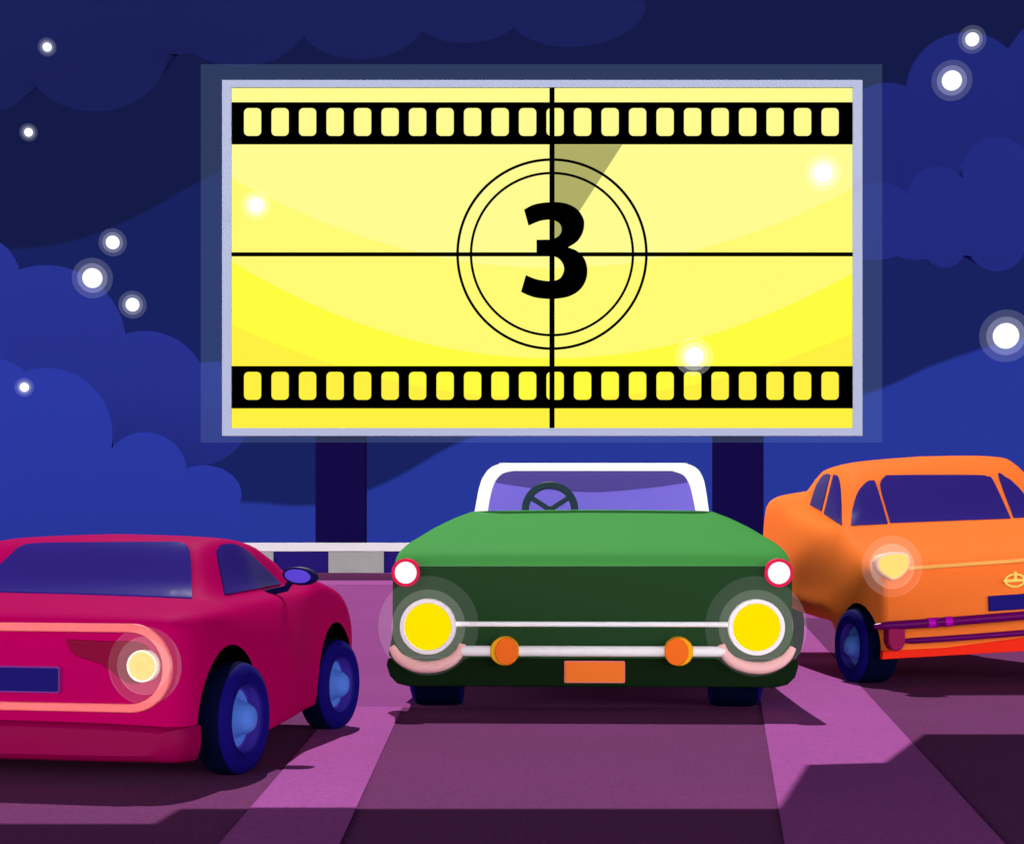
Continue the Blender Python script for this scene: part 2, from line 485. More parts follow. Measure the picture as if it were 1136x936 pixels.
def srect(x0, y0, x1, y1): return [rel(x0, y1), rel(x1, y1), rel(x1, y0), rel(x0, y0)]
def spart(name, me, m, y=0, parent=scr, **k):
    o = link(name, me, m, parent, **k); o.location = (0, y, CZ) if parent is scr else (0, y, 0); return o
pic = spart('picture', prism(srect(257, 98, 945.7, 475), 0, .25), screen_image(), smooth=False)
M_frame = principled('frame_paint', dim((168, 184, 203), 1.0), .7, .05)
spart('frame', prism(srect(247, 90, 956, 483.5), -.12, .3, [srect(257, 98, 945.7, 475)]), M_frame, smooth=False)
def halo_mat():  # faint emission painted as the screen's glow around its frame
    m = bpy.data.materials.new('border_glow'); m.use_nodes = True; nt = m.node_tree; nt.nodes.clear()
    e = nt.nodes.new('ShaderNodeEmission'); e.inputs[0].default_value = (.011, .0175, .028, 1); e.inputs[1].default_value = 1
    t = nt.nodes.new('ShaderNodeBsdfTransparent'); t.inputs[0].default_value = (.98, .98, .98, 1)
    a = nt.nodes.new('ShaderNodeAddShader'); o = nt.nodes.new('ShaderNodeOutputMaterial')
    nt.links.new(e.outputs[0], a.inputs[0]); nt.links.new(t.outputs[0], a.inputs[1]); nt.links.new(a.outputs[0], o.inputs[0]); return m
spart('glow_border', prism(srect(223, 72, 978.3, 490.5), -.05, .15, [srect(247.2, 90.2, 955.8, 483.3)]), halo_mat(), smooth=False)
def strip(y0, y1, h0, h1):
    holes = []
    for i in range(22):
        x0 = 270.7 + 30.5 * i; a = rel(x0, h1); b = rel(x0 + 19.2, h0)
        holes.append(rrect(a[0], a[1], b[0], b[1], 5 * P, 5))
    return prism(srect(257.2, y0, 945.5, y1), -.03, -.006, holes)
spart('film_strip', strip(113.9, 160.5, 120.2, 151.2), M_black, smooth=False)
spart('film_strip', strip(406.1, 453, 412.5, 443.5), M_black, smooth=False)
spart('crosshair', prism(srect(609.5, 98.2, 615.2, 474.8), -.05, -.034), M_black, smooth=False)
spart('crosshair', prism(srect(257.3, 280.3, 945.4, 284.8), -.07, -.054), M_black, smooth=False)
for r, t in ((104.6, 2.9), (89.7, 2.7)):
    spart('ring', prism(ellipse(0, 0, (r + t / 2) * P, (r + t / 2) * P, 128), -.09, -.074, [ellipse(0, 0, (r - t / 2) * P, (r - t / 2) * P, 128)]), M_black, smooth=False)
spart('wiper_wedge', prism([rel(612, 282), rel(690.3, 160.7), rel(612, 160.7)], -.003, -.0015), emit('wedge_shade', (176, 175, 104)), smooth=False)
three = [(372, 258, 1), (420, 234), (497, 224), (560, 230), (610, 255), (638, 295), (643, 328), (634, 367), (610, 402), (570, 428, 1), (612, 445), (645, 482), (657, 530), (649, 580), (620, 622),
         (570, 650), (500, 660), (430, 655), (390, 643), (358, 628, 1), (380, 553, 1), (430, 572), (490, 580), (530, 570), (548, 545), (552, 520), (543, 495), (520, 473), (480, 463, 1), (428, 462, 1),
         (428, 394, 1), (485, 393, 1), (515, 385), (535, 368), (541, 345), (533, 322), (512, 308), (485, 303), (440, 310), (392, 330, 1)]
z = 240 / 977
spart('number', prism(smooth_path([(*rel(490 + p[0] * z, 170 + p[1] * z), *p[2:]) for p in three], 5), -.12, -.1), M_black, smooth=False)
M_post = principled('post_paint', (.006, .003, .05), .9, 0)
for x0, x1 in ((348.5, 404.8), (793, 849)):
    a, b = sx(x0) - CX, sx(x1) - CX
    o = link('post', box(a, .35, -.3, b, .85, szz(470)), M_post, scr, smooth=False, bevel=.05)

# barrier
DB = 57.8; PB = DB / FPX
fen = thing('barrier_fence', 'low barrier with white top rail over grey and dark panels before the screen', 'barrier', (0, DB, 0))
M_rail = principled('rail_white', (.72, .72, .72), .6, .2); M_grey = principled('panel_grey', dim((152, 152, 150), .95), .8, .1, noise=.06, nscale=2); M_navy = principled('panel_navy', dim((29, 18, 92), .75), .7, .1)
zt = lambda py: EYE + (HOR - py) * PB
link('top_rail', box(-27, -.15, zt(611.3), 27, .25, zt(601.8)), M_rail, fen, smooth=False, bevel=.02)
for i in range(-15, 15):
    x0 = (303.5 - 568 + 61.2 * i) * PB
    dark = i % 2 == 0
    link('panel', box(x0, 0 if dark else -.08, -.05, x0 + 61.2 * PB, .15, zt(611.6)), M_navy if dark else M_grey, fen, smooth=False)

# added slab out of view, edge cut to throw stepped shade on near tarmac
H = 5.4; K = H / math.tan(radians(SUN_EL)) * cos(radians(SUN_AZ)); KX = H / math.tan(radians(SUN_EL)) * sin(radians(SUN_AZ))
blk = thing('shade_slab', 'unseen flat slab on tall posts added to shade the near tarmac', 'shade blocker', (0, 0, 0))
edge = [(-8, 5.79), (-1.15, 5.79), (-1.13, 6.12), (.908, 6.12), (1.196, 7.31), (1.527, 7.38), (1.95, 8.53), (11, 8.53)]
pl = [(x + KX, y + K) for x, y in edge] + [(11 + KX, 3.6 + K), (-8 + KX, 3.6 + K)]
me = prism(pl, 0, 1); me.transform(Matrix(((1, 0, 0, 0), (0, 0, 1, 0), (0, .3, 0, H), (0, 0, 0, 1))))
bm = bmesh.new(); bm.from_mesh(me); bmesh.ops.recalc_face_normals(bm, faces=bm.faces); bm.to_mesh(me); bm.free()
link('deck', me, M_navy, blk, smooth=False)
for x in (-9.4, 8.8): link('post', box(x - .2, 6.0 + K, 0, x + .2, 6.4 + K, H), M_post, blk, smooth=False)

# ------------------------------------------------------------------ shared car pieces
M_tyre = principled('tyre_navy', dim((15, 8, 88), .72), .75, .1); M_tread = principled('tread_navy', (.001, .003, .022), .9, .05)
M_rim = principled('rim_violet', dim((54, 40, 136), .75), .5, .2); M_hub = principled('hub_blue', dim((72, 113, 198), .8), .5, .2)
M_well = principled('wheel_well', (.001, .001, .001), 1, 0)
M_glass = principled('tinted_glass', dim((42, 30, 112), .86), .3, .06)
M_lampglow_o = glow('lamp_glow_outer', (255, 255, 255), .03); M_lampglow_i = glow('lamp_glow_inner', (255, 250, 240), .075)
def wheel(parent, x, y, R, W, side, turn=0):
    """side=+1: the hub faces +x"""
    r = bpy.data.objects.new('wheel', None); COL.objects.link(r); r.parent = parent; r.empty_display_size = .1
    r.location = (x, y, R); r.rotation_euler = (0, 0, turn if side > 0 else pi + turn)
    # local +x = outward
    t = lathe([(R * .60, -.005), (R * .66, .004), (R * .8, .012), (R * .92, .0), (R * .975, -.02), (R, -.045), (R, -W + .045), (R * .96, -W + .01), (R * .6, -W)], 72, 'x')
    bm = bmesh.new(); bm.from_mesh(t)
    for f in bm.faces:
        c = f.calc_center_median()
        if math.hypot(c.y, c.z) > R * .965 and c.x < -.02: f.material_index = 1
    bm.to_mesh(t); bm.free()
    link('tyre', t, [M_tyre, M_tread], r)
    link('rim', lathe([(R * .62, -.001), (R * .6, -.012), (R * .585, -.05), (R * .5, -.062), (0, -.062)], 72, 'x'), M_rim, r)
    link('hub', lathe([(R * .53, -.06), (R * .52, -.05), (R * .36, -.048), (R * .30, -.035), (R * .27, .0), (R * .2, .022), (R * .1, .03), (0, .032)], 72, 'x'), M_hub, r)
    return r
def arch(x0, x1, y, z, R, n=40):
    me = lathe([(0, x0), (R, x0), (R, x1), (0, x1)], n, 'x', (0, y, z)); return me
def paint_wells(me):
    while len(me.materials): me.materials.pop()

def split_wells(me, arches):
    """faces that line a wheel arch get the dark well material"""
    for p in me.polygons:
        c = p.center
        for (x0, x1, y, zc, R) in arches:
            if x0 - .01 <= abs(c.x) <= x1 and math.hypot(c.y - y, c.z - zc) < R + .012:
                d = math.hypot(c.y - y, c.z - zc)
                if abs(abs(c.x) - x0) < .012 or abs(p.normal.x) < .25 and d > R - .03: p.material_index = 1

def lamp(car, cx, cz, y, r_lens, r_ring, rgb, ring_m, ri, ro, name='headlight', depth=.05, back=.05):
    """round lamp facing the viewer's side with halo shells painted around it"""
    h = link(name, lathe([(0, y + back), (r_ring, y + back), (r_ring, y - depth * .85), (r_ring * .985, y - depth), (r_lens * 1.02, y - depth), (r_lens, y - depth * .95), (r_lens * .98, y - depth * .6), (0, y - depth * .6)], 64, 'y', (cx, 0, cz)), ring_m, car.root)
    link('lens', lathe([(r_lens * .985, y - depth * .7), (r_lens * .8, y - depth * 1.05), (r_lens * .45, y - depth * 1.3), (0, y - depth * 1.4)], 64, 'y', (cx, 0, cz)), emit('lens_light', rgb), h)
    if ri: link('glow', sphere((cx, y, cz), (ri, .045, ri)), M_lampglow_i, h)
    if ro: link('glow', sphere((cx, y, cz), (ro, .04, ro)), M_lampglow_o, h)
    return h

# ------------------------------------------------------------------ magenta car
KF = .95        # light on upright faces turned to the viewer
def red_car():
    c = Car(thing('parked_car', 'low magenta car with one glowing round lamp nearest the viewer', 'car', group='cars parked at the drive-in'), (-1.968, 6.87), radians(12))
    M = principled('magenta_paint', dim((176, 0, 88), 1.05), .55, .012)
    def st(y, zb, xb, xs, sh, ba, re, rc, zl=.26, zm=.45):
        return (y, [(0, zb), (xb * .6, zb), (xb, zb), (xs - .006, zl), (xs, zm), sh, ba, re, (re[0] * .55, rc - (rc - re[1]) * .3), (0, rc)])
    body = loft([
        st(-.02, .13, .68, .71, (.71, .54), (.68, .585), (.4, .60), .602),
        st(0, .105, .72, .745, (.74, .56), (.70, .61), (.4, .622), .625),
        st(.06, .10, .755, .785, (.77, .59), (.70, .635), (.4, .645), .648),
        st(.2, .10, .775, .805, (.79, .615), (.70, .652), (.42, .668), .672),
        st(.5, .105, .79, .822, (.775, .63), (.665, .672), (.45, .695), .70),
        st(.56, .11, .79, .824, (.77, .635), (.665, .68), (.555, .705), .715),
        st(.85, .12, .78, .82, (.755, .65), (.655, .695), (.485, .90), .922),
        st(1.1, .13, .76, .805, (.74, .66), (.64, .70), (.51, .922), .947),
        st(1.4, .135, .72, .755, (.71, .665), (.61, .705), (.505, .898), .932),
        st(1.7, .14, .675, .71, (.685, .67), (.59, .715), (.505, .822), .845),
        st(1.9, .145, .665, .70, (.68, .68), (.615, .735), (.42, .762), .772),
        st(2.2, .15, .655, .695, (.67, .655), (.61, .695), (.38, .72), .73),
        st(2.36, .17, .65, .69, (.66, .60), (.60, .65), (.36, .68), .69),
        st(2.42, .2, .62, .655, (.63, .56), (.57, .60), (.35, .62), .63)], 5, 4)
    ar = [(.60, 1.3, .36, .235, .275), (.48, 1.3, 2.08, .235, .29)]
    c.set_body(body)
    cu = []
    for (x0, x1, y, zc, R) in ar: cu += [arch(x0, x1, y, zc, R), arch(-x1, -x0, y, zc, R)]
    body = cut(body, cu); paint_wells(body)
    o = link('body', body, [M, M_well], c.root, angle=40); split_wells(body, ar)
    link('windscreen', c.patch([(-30, 656, 1), (15, 613), (23, 607), (33, 604), (60, 602.8), (180, 601.8), (198, 602.2), (206, 605), (210.5, 613), (212, 630), (213, 664, 1), (100, 659.5)], step=8), M_glass, c.root)
    sw = [(249, 660, 1), (242, 625), (240, 611), (246, 605), (257, 604), (270, 609), (286, 623), (311, 648, 1)]
    link('side_window', c.patch(sw), M_glass, c.root); link('side_window', c.patch(sw, mirror=True), M_glass, c.root)
    y = -.02
    M_trim = principled('pink_trim', dim((243, 118, 118), .95), .4, .3)
    link('trim_frame', prism(rrect(-.725, .274, .725, .605, .158, 10), y - .018, y + .03, [rrect(-.692, .306, .692, .573, .130, 10)]), M_trim, c.root, bevel=.006)
    M_rec = principled('recess_shade_maroon', dim((118, 0, 45), .9), .5, .2)
    M_ring = principled('lamp_ring_cream', dim((255, 246, 225), 1.0), .5, .2)
    for s in (1, -1):
        rec_poly = smooth_path([(s * .30, .545, 1), (s * .45, .54), (s * .60, .535), (s * .645, .48), (s * .62, .40), (s * .55, .385), (s * .45, .45), (s * .34, .485)], 6)
        link('recess_shade', prism(rec_poly, y - .006, y + .02), M_rec, c.root, bevel=.003)  # shading of the recess painted on as a dark leaf-shaped piece
        x, zz = c.L(161.4, 738, y); lamp(c, s * x, zz, y - .006, .0525, .060, (255, 217, 125), M_ring, .108, .145, 'round_lamp', depth=.03)
    M_pl = principled('plate_navy', dim((19, 10, 100), 1.0), .4, .2); M_ple = principled('plate_rim', dim((112, 45, 130), .9), .5, .2)
    p = link('number_plate', prism(rrect(-.278, .342, .278, .442, .01), y - .012, y + .02), M_ple, c.root, smooth=False)
    link('plate_face', prism(rrect(-.272, .348, .272, .436, .008), y - .016, y - .011), M_pl, p, smooth=False)
    M_low = principled('lower_bumper_magenta', dim((136, 0, 68), 1.05), .45, .2)
    low = loft([(-.065, [(0, .115), (.4, .115), (.66, .12), (.69, .165), (.685, .20), (.4, .214), (0, .218)]),
                (-.045, [(0, .095), (.4, .095), (.70, .10), (.735, .165), (.73, .21), (.4, .228), (0, .232)]),
                (.0, [(0, .085), (.4, .085), (.74, .088), (.778, .165), (.77, .218), (.4, .234), (0, .238)]),
                (.08, [(0, .085), (.4, .085), (.77, .088), (.80, .165), (.795, .222), (.4, .234), (0, .238)])], 4, 3)
    link('lower_bumper', low, M_low, c.root)
    for yy, xx, tw in ((.36, .88, 5), (2.08, .725, 8)):
        wheel(c.root, xx, yy, .222, .135, 1, -radians(tw)); wheel(c.root, -xx, yy, .222, .17, -1, 0)
    # door mirror
    M_mir = principled('mirror_housing', dim((14, 8, 66), .85), .5, .2); M_mg = principled('mirror_glass', dim((84, 64, 208), .85), .3, .3)
    for s in (1, -1):
        x, zz = c.L(330.5, 638.8, 1.2); k = (c.O.y + 1.2) / FPX
        m = link('door_mirror', prism([(s * p[0], p[1]) for p in ellipse(x, zz, 18.8 * k, 9.8 * k, 40, radians(-7))], 1.2, 1.27), M_mir, c.root, bevel=.012)
        link('mirror_glass', prism([(s * p[0], p[1]) for p in ellipse(x, zz, 14.8 * k, 7.2 * k, 40, radians(-7))], 1.192, 1.21), M_mg, m)
        link('stalk', tube([(s * (x - .05), 1.235, zz - .03), (s * (x - .066), 1.235, zz - .055), (s * (x - .16), 1.235, zz - .075)], .015, sz=1.3), M_mir, m)
red_car()

# ------------------------------------------------------------------ green convertible
def green_car():
    c = Car(thing('parked_car', 'green open convertible with white windscreen frame in the middle bay', 'car', group='cars parked at the drive-in'), (.43, 9.75), radians(2.5))
    M = principled('green_paint', dim((74, 160, 76), 1.15), .55, .012)
    def st(y, zb, k, belt, he, hc, zz=0):
        # k: widening of the flank; belt = shoulder (x,z); he = hood edge; hc = centre height
        return (y, [(0, zb), (.6, zb), (1.0 * k, zb), (1.075 * k, zb + .06), (1.10 * k, .28), (1.078 * k, .40), (1.077 * k, .68), belt, he, (he[0] * .55, (he[1] * .25 + hc * .75) if zz == 0 else zz), (0, hc)])
    deck = lambda y, z, w: st(y, .16, .99, (1.04, .80), (w, z), z + .015)
    cock = lambda y, k=.99: st(y, .16, k, (1.04, .80), (.90, .93), .45, .46)
    body = loft([
        st(-.02, .16, .975, (1.045, .765), (.95, .775), .778),
        st(0, .138, .995, (1.065, .775), (.97, .79), .792),
        st(.07, .135, 1, (1.07, .82), (1.0, .848), .85),
        st(.2, .135, 1, (1.06, .855), (1.005, .895), .90),
        st(.5, .14, .995, (1.055, .845), (.945, .955), .968),
        st(.9, .15, .99, (1.05, .83), (.84, 1.035), 1.05),
        st(1.36, .16, .99, (1.04, .81), (.73, 1.105), 1.115),
        st(1.42, .16, .99, (1.04, .81), (.735, 1.10), 1.11),
        cock(1.52), cock(3.0), deck(3.1, .98, .80), deck(3.7, .93, .85), st(4.0, .2, .97, (1.0, .78), (.85, .86), .87), st(4.06, .25, .93, (.96, .74), (.8, .81), .82)], 5, 4)
    ar = [(.68, 1.4, .35, .32, .40), (.68, 1.4, 3.25, .32, .40)]
    cu = []
    for (x0, x1, y, zc, R) in ar: cu += [arch(x0, x1, y, zc, R), arch(-x1, -x0, y, zc, R)]
    # wheel openings are low in the flank only
    body = cut(body, cu); paint_wells(body)
    link('body', body, [M, M_well], c.root, angle=40); split_wells(body, ar)
    y = -.02
    M_f = principled('panel_shade_green', dim((33, 66, 35), 1.0), .5, .08)  # shade of the front face put into a darker green
    M_v = principled('apron_shade_green', dim((15, 33, 15), .9), .6, .05)  # shade under the bumper put into a near-black green
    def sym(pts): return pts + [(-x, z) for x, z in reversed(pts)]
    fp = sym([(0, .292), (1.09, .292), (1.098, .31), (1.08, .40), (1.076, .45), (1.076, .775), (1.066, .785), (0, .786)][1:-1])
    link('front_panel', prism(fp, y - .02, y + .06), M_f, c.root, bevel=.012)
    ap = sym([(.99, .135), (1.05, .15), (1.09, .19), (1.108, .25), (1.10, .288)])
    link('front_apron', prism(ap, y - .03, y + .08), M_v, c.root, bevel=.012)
    M_w = principled('white_chrome', (.95, .95, .95), .5, .1); M_r = principled('red_ring', dim((212, 28, 76), .95), .5, .2)
    q = y - .02
    k = 9.75 / FPX
    px = lambda a, b: c.L(a, b, q)
    for s in (1, -1):
        hx, hz = px(838.6, 695.2)
        lamp(c, s * hx, hz, q, 26.2 * k, 31 * k, (255, 229, 0), M_w, 41 * k, 56 * k, 'headlight', depth=.05)
        ix, iz = px(863.8, 635.2)
        lamp(c, s * ix, iz, q, 12.3 * k, 15.8 * k, (255, 255, 255), M_r, 0, 0, 'side_lamp', depth=.03)
    hx, hz = px(838.6, 692.5)
    link('trim_bar', tube([(-hx + .14, q - .008, hz), (hx - .14, q - .008, hz)], .0145), M_w, c.root)
    # bumper bar in three lengths with amber lamps between
    b = bpy.data.objects.new('bumper', None); COL.objects.link(b); b.parent = c.root
    _, bz = px(657, 721.6)
    for x0, x1 in ((577, 737), (515, 566), (752, 801)):
        a0, _ = px(x0, 721); a1, _ = px(x1, 721); r = .029
        pth = [(a0 - r, q - .05, bz), (a0 - r * .8, q - .05, bz), (a0 - r * .3, q - .05, bz), (a0 + r * .2, q - .05, bz), (a1 - r * .2, q - .05, bz), (a1 + r * .3, q - .05, bz), (a1 + r * .8, q - .05, bz), (a1 + r, q - .05, bz)]
        link('bumper_bar', tube(pth, [r * .2, r * .6, r * .9, r, r, r * .9, r * .6, r * .2], 20), M_w, b)
    M_am = principled('amber_lens', dim((255, 110, 28), .95), .4, .2); M_ay = principled('amber_side', dim((255, 184, 20), 1.0), .45, .2)
    for s in (1, -1):
        ax, az = px(752.4, 721.6); rr = 16 * k
        f = link('fog_lamp', lathe([(0, .05), (rr, .05), (rr, -.045), (rr * .93, -.058), (0, -.058)], 48, 'y', (s * ax, q - .03, az)), M_ay, c.root)
        cres = []
        out = ellipse(0, 0, rr * .93, rr * .93, 60)
        poly = [(x, zv) for x, zv in ellipse(-.012 * s, 0, rr * .80, rr * .93, 48)]
        link('lens', prism([(s * ax + x, az + zv) for x, zv in poly], q - .100, q - .08), M_am, f, bevel=.004)
    M_pk = principled('pink_bumper_end', dim((255, 190, 186), .95), .4, .25)
    for s in (1, -1):
        pts = [(799.5, 714), (803, 724), (813, 733.5), (828, 739), (845, 740), (860, 736), (872, 728), (879, 717)]
        path = []
        for (a, bb) in smooth_path(pts, 5, closed=False):
            lx, lz = px(a, bb); path.append((s * lx, q - .055 + .03 * abs(lx - .85), lz))
        n = len(path); rad = [.006 + .027 * math.sqrt(max(0, sin(pi * (.06 + .88 * i / (n - 1))))) for i in range(n)]
        link('bumper_end', tube(path, rad, 16), M_pk, c.root)
    x0, z0 = px(626, 756.7); x1, z1 = px(693.3, 732.5)
    M_pl = principled('plate_orange', dim((255, 118, 42), .9), .45, .2); M_pe = principled('plate_edge', dim((214, 120, 110), .9), .5, .2)
    pl_ = link('number_plate', prism(rrect(x0, z0, x1, z1, .008), y - .045, y), M_pe, c.root, smooth=False)
    link('plate_face', prism(rrect(x0 + .007, z0 + .007, x1 - .007, z1 - .007, .006), y - .05, y - .044), M_pl, pl_, smooth=False)
    for s in (1, -1):
        wheel(c.root, .93 if s > 0 else -.995, .35, .33, .28, s); wheel(c.root, s * 1.0, 3.25, .33, .28, s)
    # windscreen
    yw = 1.43
    cr = lambda a, b: c.L(400 + a * 510 / 1136, 490 + b * 510 / 1136, yw)
    outer = smooth_path([(*cr(281, 185), 1), (*cr(283, 168),), (*cr(293, 115),), (*cr(303, 87),), (*cr(322, 64),), (*cr(350, 53),), (*cr(380, 52.5),), (*cr(770, 52.5),), (*cr(800, 53),), (*cr(830, 65),), (*cr(846, 90),), (*cr(853, 120),), (*cr(860, 168),), (*cr(862, 185), 1)], 4)
    inner = smooth_path([(*cr(314, 184), 1), (*cr(316, 160),), (*cr(323, 125),), (*cr(333, 97),), (*cr(350, 79),), (*cr(375, 72.5),), (*cr(400, 72),), (*cr(745, 72),), (*cr(772, 73),), (*cr(800, 84),), (*cr(814, 108),), (*cr(821, 135),), (*cr(828, 170),), (*cr(829, 184), 1)], 4)
    ws = link('windscreen', prism(outer + list(reversed(inner))[0:0], 0, .01), M_w) if False else None
    frame_poly = outer + list(reversed(inner))
    link('windscreen_frame', prism(outer[:-0] if False else outer, yw - .02, yw + .03, [[(x * .999, zv if zv > inner[0][1] + .004 else zv + .004) for x, zv in inner]]), M_w, c.root, bevel=.008)
    gl = link('windscreen', prism(inner, yw + .002, yw + .008), tinted('violet_glass', (112, 98, 196), .04, .3, .02), c.root, smooth=False)
    M_in = principled('violet_upholstery', dim((112, 97, 196), .72), .8, .1)
    M_sw = principled('steering_green', (.007, .036, .008), .5, .15)
    seat = [(-.70, .5), (.70, .5), (.70, 1.28), (.69, 1.36), (.66, 1.40), (.60, 1.418), (-.60, 1.418), (-.66, 1.40), (-.69, 1.36), (-.70, 1.28)]
    link('bench_seat', prism(seat, 2.3, 2.48), M_in, c.root, bevel=.03)
    c2 = lambda a, b: c.L(400 + a * 510 / 1136, 490 + b * 510 / 1136, 2.29)
    bt = [(-.697, 1.30), (-.688, 1.36), (-.66, 1.399), (-.60, 1.416), (.60, 1.416), (.66, 1.399), (.688, 1.36), (.697, 1.30)]
    bot = smooth_path([(.697, c2(800, 96)[1], 1), (*c2(720, 112),), (*c2(575, 123),), (*c2(430, 114),), (-.697, c2(345, 96)[1], 1)], 5, closed=False)
    bt = [p for p in bt if p[1] > bot[0][1] + .003]
    link('tint_band', prism(bt + bot, 2.285, 2.30), principled('tint_band_violet', dim((74, 62, 132), .8), .8, .1), c.root, smooth=False)  # added band on the seat, standing in for the windscreen's tint strip
    link('seat_cushion', box(-.7, 1.8, .46, .7, 2.29, .72), M_in, c.root, bevel=.04)
    # steering wheel
    wx, wz = c.L(400 + 468 * 510 / 1136, 490 + 168 * 510 / 1136, 1.62); R = 61 * 510 / 1136 * 11.37 / FPX
    w = link('steering_wheel', tube([(wx + R * cos(t), 1.62, wz + R * sin(t)) for t in [2 * pi * i / 64 for i in range(65)]], .0235, 14), M_sw, c.root)
    for a in (33, 147, 213, 327):
        link('spoke', tube([(wx, 1.62, wz), (wx + R * cos(radians(a)), 1.62, wz + R * sin(radians(a)))], .016, 10), M_sw, w)
    link('hub', lathe([(0, -.022), (.022, -.018), (.026, .018), (0, .022)], 24, 'y', (wx, 1.62, wz)), M_sw, w)
green_car()

# ------------------------------------------------------------------ orange saloon
def orange_car():
    c = Car(thing('parked_car', 'orange rounded saloon with purple bumper in the far bay', 'car', group='cars parked at the drive-in'), (3.2, 11.5), radians(-5))
    SH = .05
    M = principled('orange_paint', dim((255, 122, 50), .98), .55, .012)
    def st(y, zb, xb, xs, xm, sh, ba, re, rc):
        return (y, [(0, zb), (xb * .6, zb), (xb, zb), (xs, max(.45, zb + .1)), (xm, max(.66, zb + .2)), sh, ba, re, (re[0] * .55, rc - (rc - re[1]) * .25), (0, rc)])
    body = loft([
        st(-.02, .235, .80, .815, .825, (.82, .72), (.76, .765), (.4, .775), .777),
        st(0, .22, .82, .84, .85, (.845, .735), (.78, .785), (.4, .795), .797),
        st(.06, .215, .85, .87, .87, (.865, .76), (.79, .81), (.4, .825), .828),
        st(.35, .215, .90, .95, .93, (.89, .815), (.81, .865), (.4, .885), .89),
        st(.62, .25, .93, .975, .95, (.88, .865), (.82, .915), (.4, .94), .945),
        st(.85, .41, .93, .98, .95, (.875, .93), (.82, .98), (.45, 1.01), 1.018),
        st(1.05, .43, .93, .975, .945, (.87, .99), (.82, 1.055), (.62, 1.075), 1.08),
        st(1.12, .43, .93, .975, .945, (.87, 1.0), (.81, 1.075), (.66, 1.12), 1.13),
        st(1.6, .44, .91, .955, .93, (.86, 1.04), (.79, 1.105), (.63, 1.44), 1.485),
        st(1.9, .45, .90, .94, .92, (.85, 1.07), (.77, 1.14), (.62, 1.515), 1.555),
        st(2.4, .47, .87, .91, .89, (.83, 1.12), (.74, 1.195), (.60, 1.495), 1.55),
        st(2.8, .49, .84, .88, .86, (.80, 1.19), (.71, 1.255), (.54, 1.43), 1.485),
        st(3.05, .5, .81, .85, .83, (.78, 1.25), (.68, 1.33), (.42, 1.375), 1.39),
        st(3.7, .52, .74, .78, .77, (.73, 1.27), (.63, 1.34), (.4, 1.365), 1.37),
        st(4.0, .56, .68, .73, .72, (.68, 1.21), (.58, 1.29), (.38, 1.32), 1.33),
        st(4.06, .62, .64, .68, .67, (.64, 1.17), (.54, 1.25), (.36, 1.28), 1.29)], 5, 4, SH)
    ar = [(.66, 1.4, .30, .26, .262), (.5, 1.4, 3.2, .27, .34)]
    c.set_body(body)
    cu = []
    for (x0, x1, y, zc, R) in ar: cu += [arch(x0, x1, y, zc, R), arch(-x1, -x0, y, zc, R)]
    body = cut(body, cu); paint_wells(body)
    link('body', body, [M, M_well], c.root, angle=40); split_wells(body, ar)
    # glass
    link('windscreen', c.patch([(987.6, 580, 1), (977.5, 545), (977, 535), (982, 529), (992, 527.5), (1080, 527.3), (1095, 529), (1102, 534), (1121, 575, 1)], step=6), M_glass, c.root)
    qg = [(944, 583, 1), (946, 565), (952, 546), (961, 535.5), (967, 533.5), (972, 538), (985, 581, 1)]
    link('quarter_glass', c.patch(qg), M_glass, c.root)
    link('quarter_glass', c.patch([(1107.5, 528), (1116, 530), (1124.5, 536), (1136, 549), (1148, 573, 1), (1124.5, 574.5, 1)]), M_glass, c.root)
    s1 = [(899, 560, 1), (905, 541), (912, 529), (918, 525.5), (921.5, 527, 1), (911.5, 567, 1)]
    s2 = [(925, 526.5, 1), (930, 529), (933, 545), (934, 583, 1), (914.5, 570, 1)]
    for s_ in (s1, s2):
        link('side_window', c.patch(s_, step=3), M_glass, c.root); link('side_window', c.patch(s_, step=3, mirror=True), M_glass, c.root)
    y = -.02
    px = lambda a, b: c.L(a, b, y)
    cr = lambda a, b: c.L(820 + a * 316 / 986, 480 + b * 316 / 986, y)
    # headlights
    M_lr = principled('lamp_ring_peach', dim((255, 190, 165), .95), .5, .2)
    M_gold = principled('gold_trim', dim((255, 178, 88), .95), .4, .3)
    sh = [(465, 455), (468, 437), (482, 424), (515, 415), (548, 412), (572, 417), (582, 430), (581, 458), (562, 490), (527, 510), (497, 496), (474, 478)]
    cx, cz = cr(524, 460)
    for s in (1, -1):
        def mp(p, k):
            X, Z = cr(*p); X = cx + (X - cx) * k; Z = cz + (Z - cz) * k
            return (X, Z) if s == 1 else (-X, Z - 2 * SH * X)
        h = link('headlight', prism(smooth_path([mp(p, 1.0) for p in sh], 4), y - .06, y + .05), M_lr, c.root, bevel=.012)
        link('lens', prism(smooth_path([mp(p, .86) for p in sh], 4), y - .075, y - .055), emit('lens_warm', (255, 212, 90)), h, bevel=.008)
        gx, gz = mp((526, 461), 1); kk = 11.5 / FPX
        link('glow', sphere((gx, y - .02, gz), (24.7 * kk, 15 * kk, 24.7 * kk)), M_lampglow_i, h)
        link('glow', sphere((gx, y - .02, gz), (33.7 * kk, 20 * kk, 33.7 * kk)), M_lampglow_o, h)
    a = px(1004, 630.8); b = px(1136, 621.5)
    t = (b[1] - a[1]) / (b[0] - a[0])
    link('trim_strip', tube([(a[0], y - .012, a[1]), (-a[0], y - .012, a[1] - 2 * t * a[0])], .0125, 10), M_gold, c.root)
    # emblem: an oval ring crossed by a bar with a short stub
    M_em = principled('emblem_yellow', dim((255, 212, 100), .95), .4, .3)
    z_ = 66 / 475
    e = lambda a_, b_: c.L(1070 + a_ * z_, 600 + b_ * z_, y)
    kk = 11.5 / FPX * z_
    ex, ez = e(395, 313)
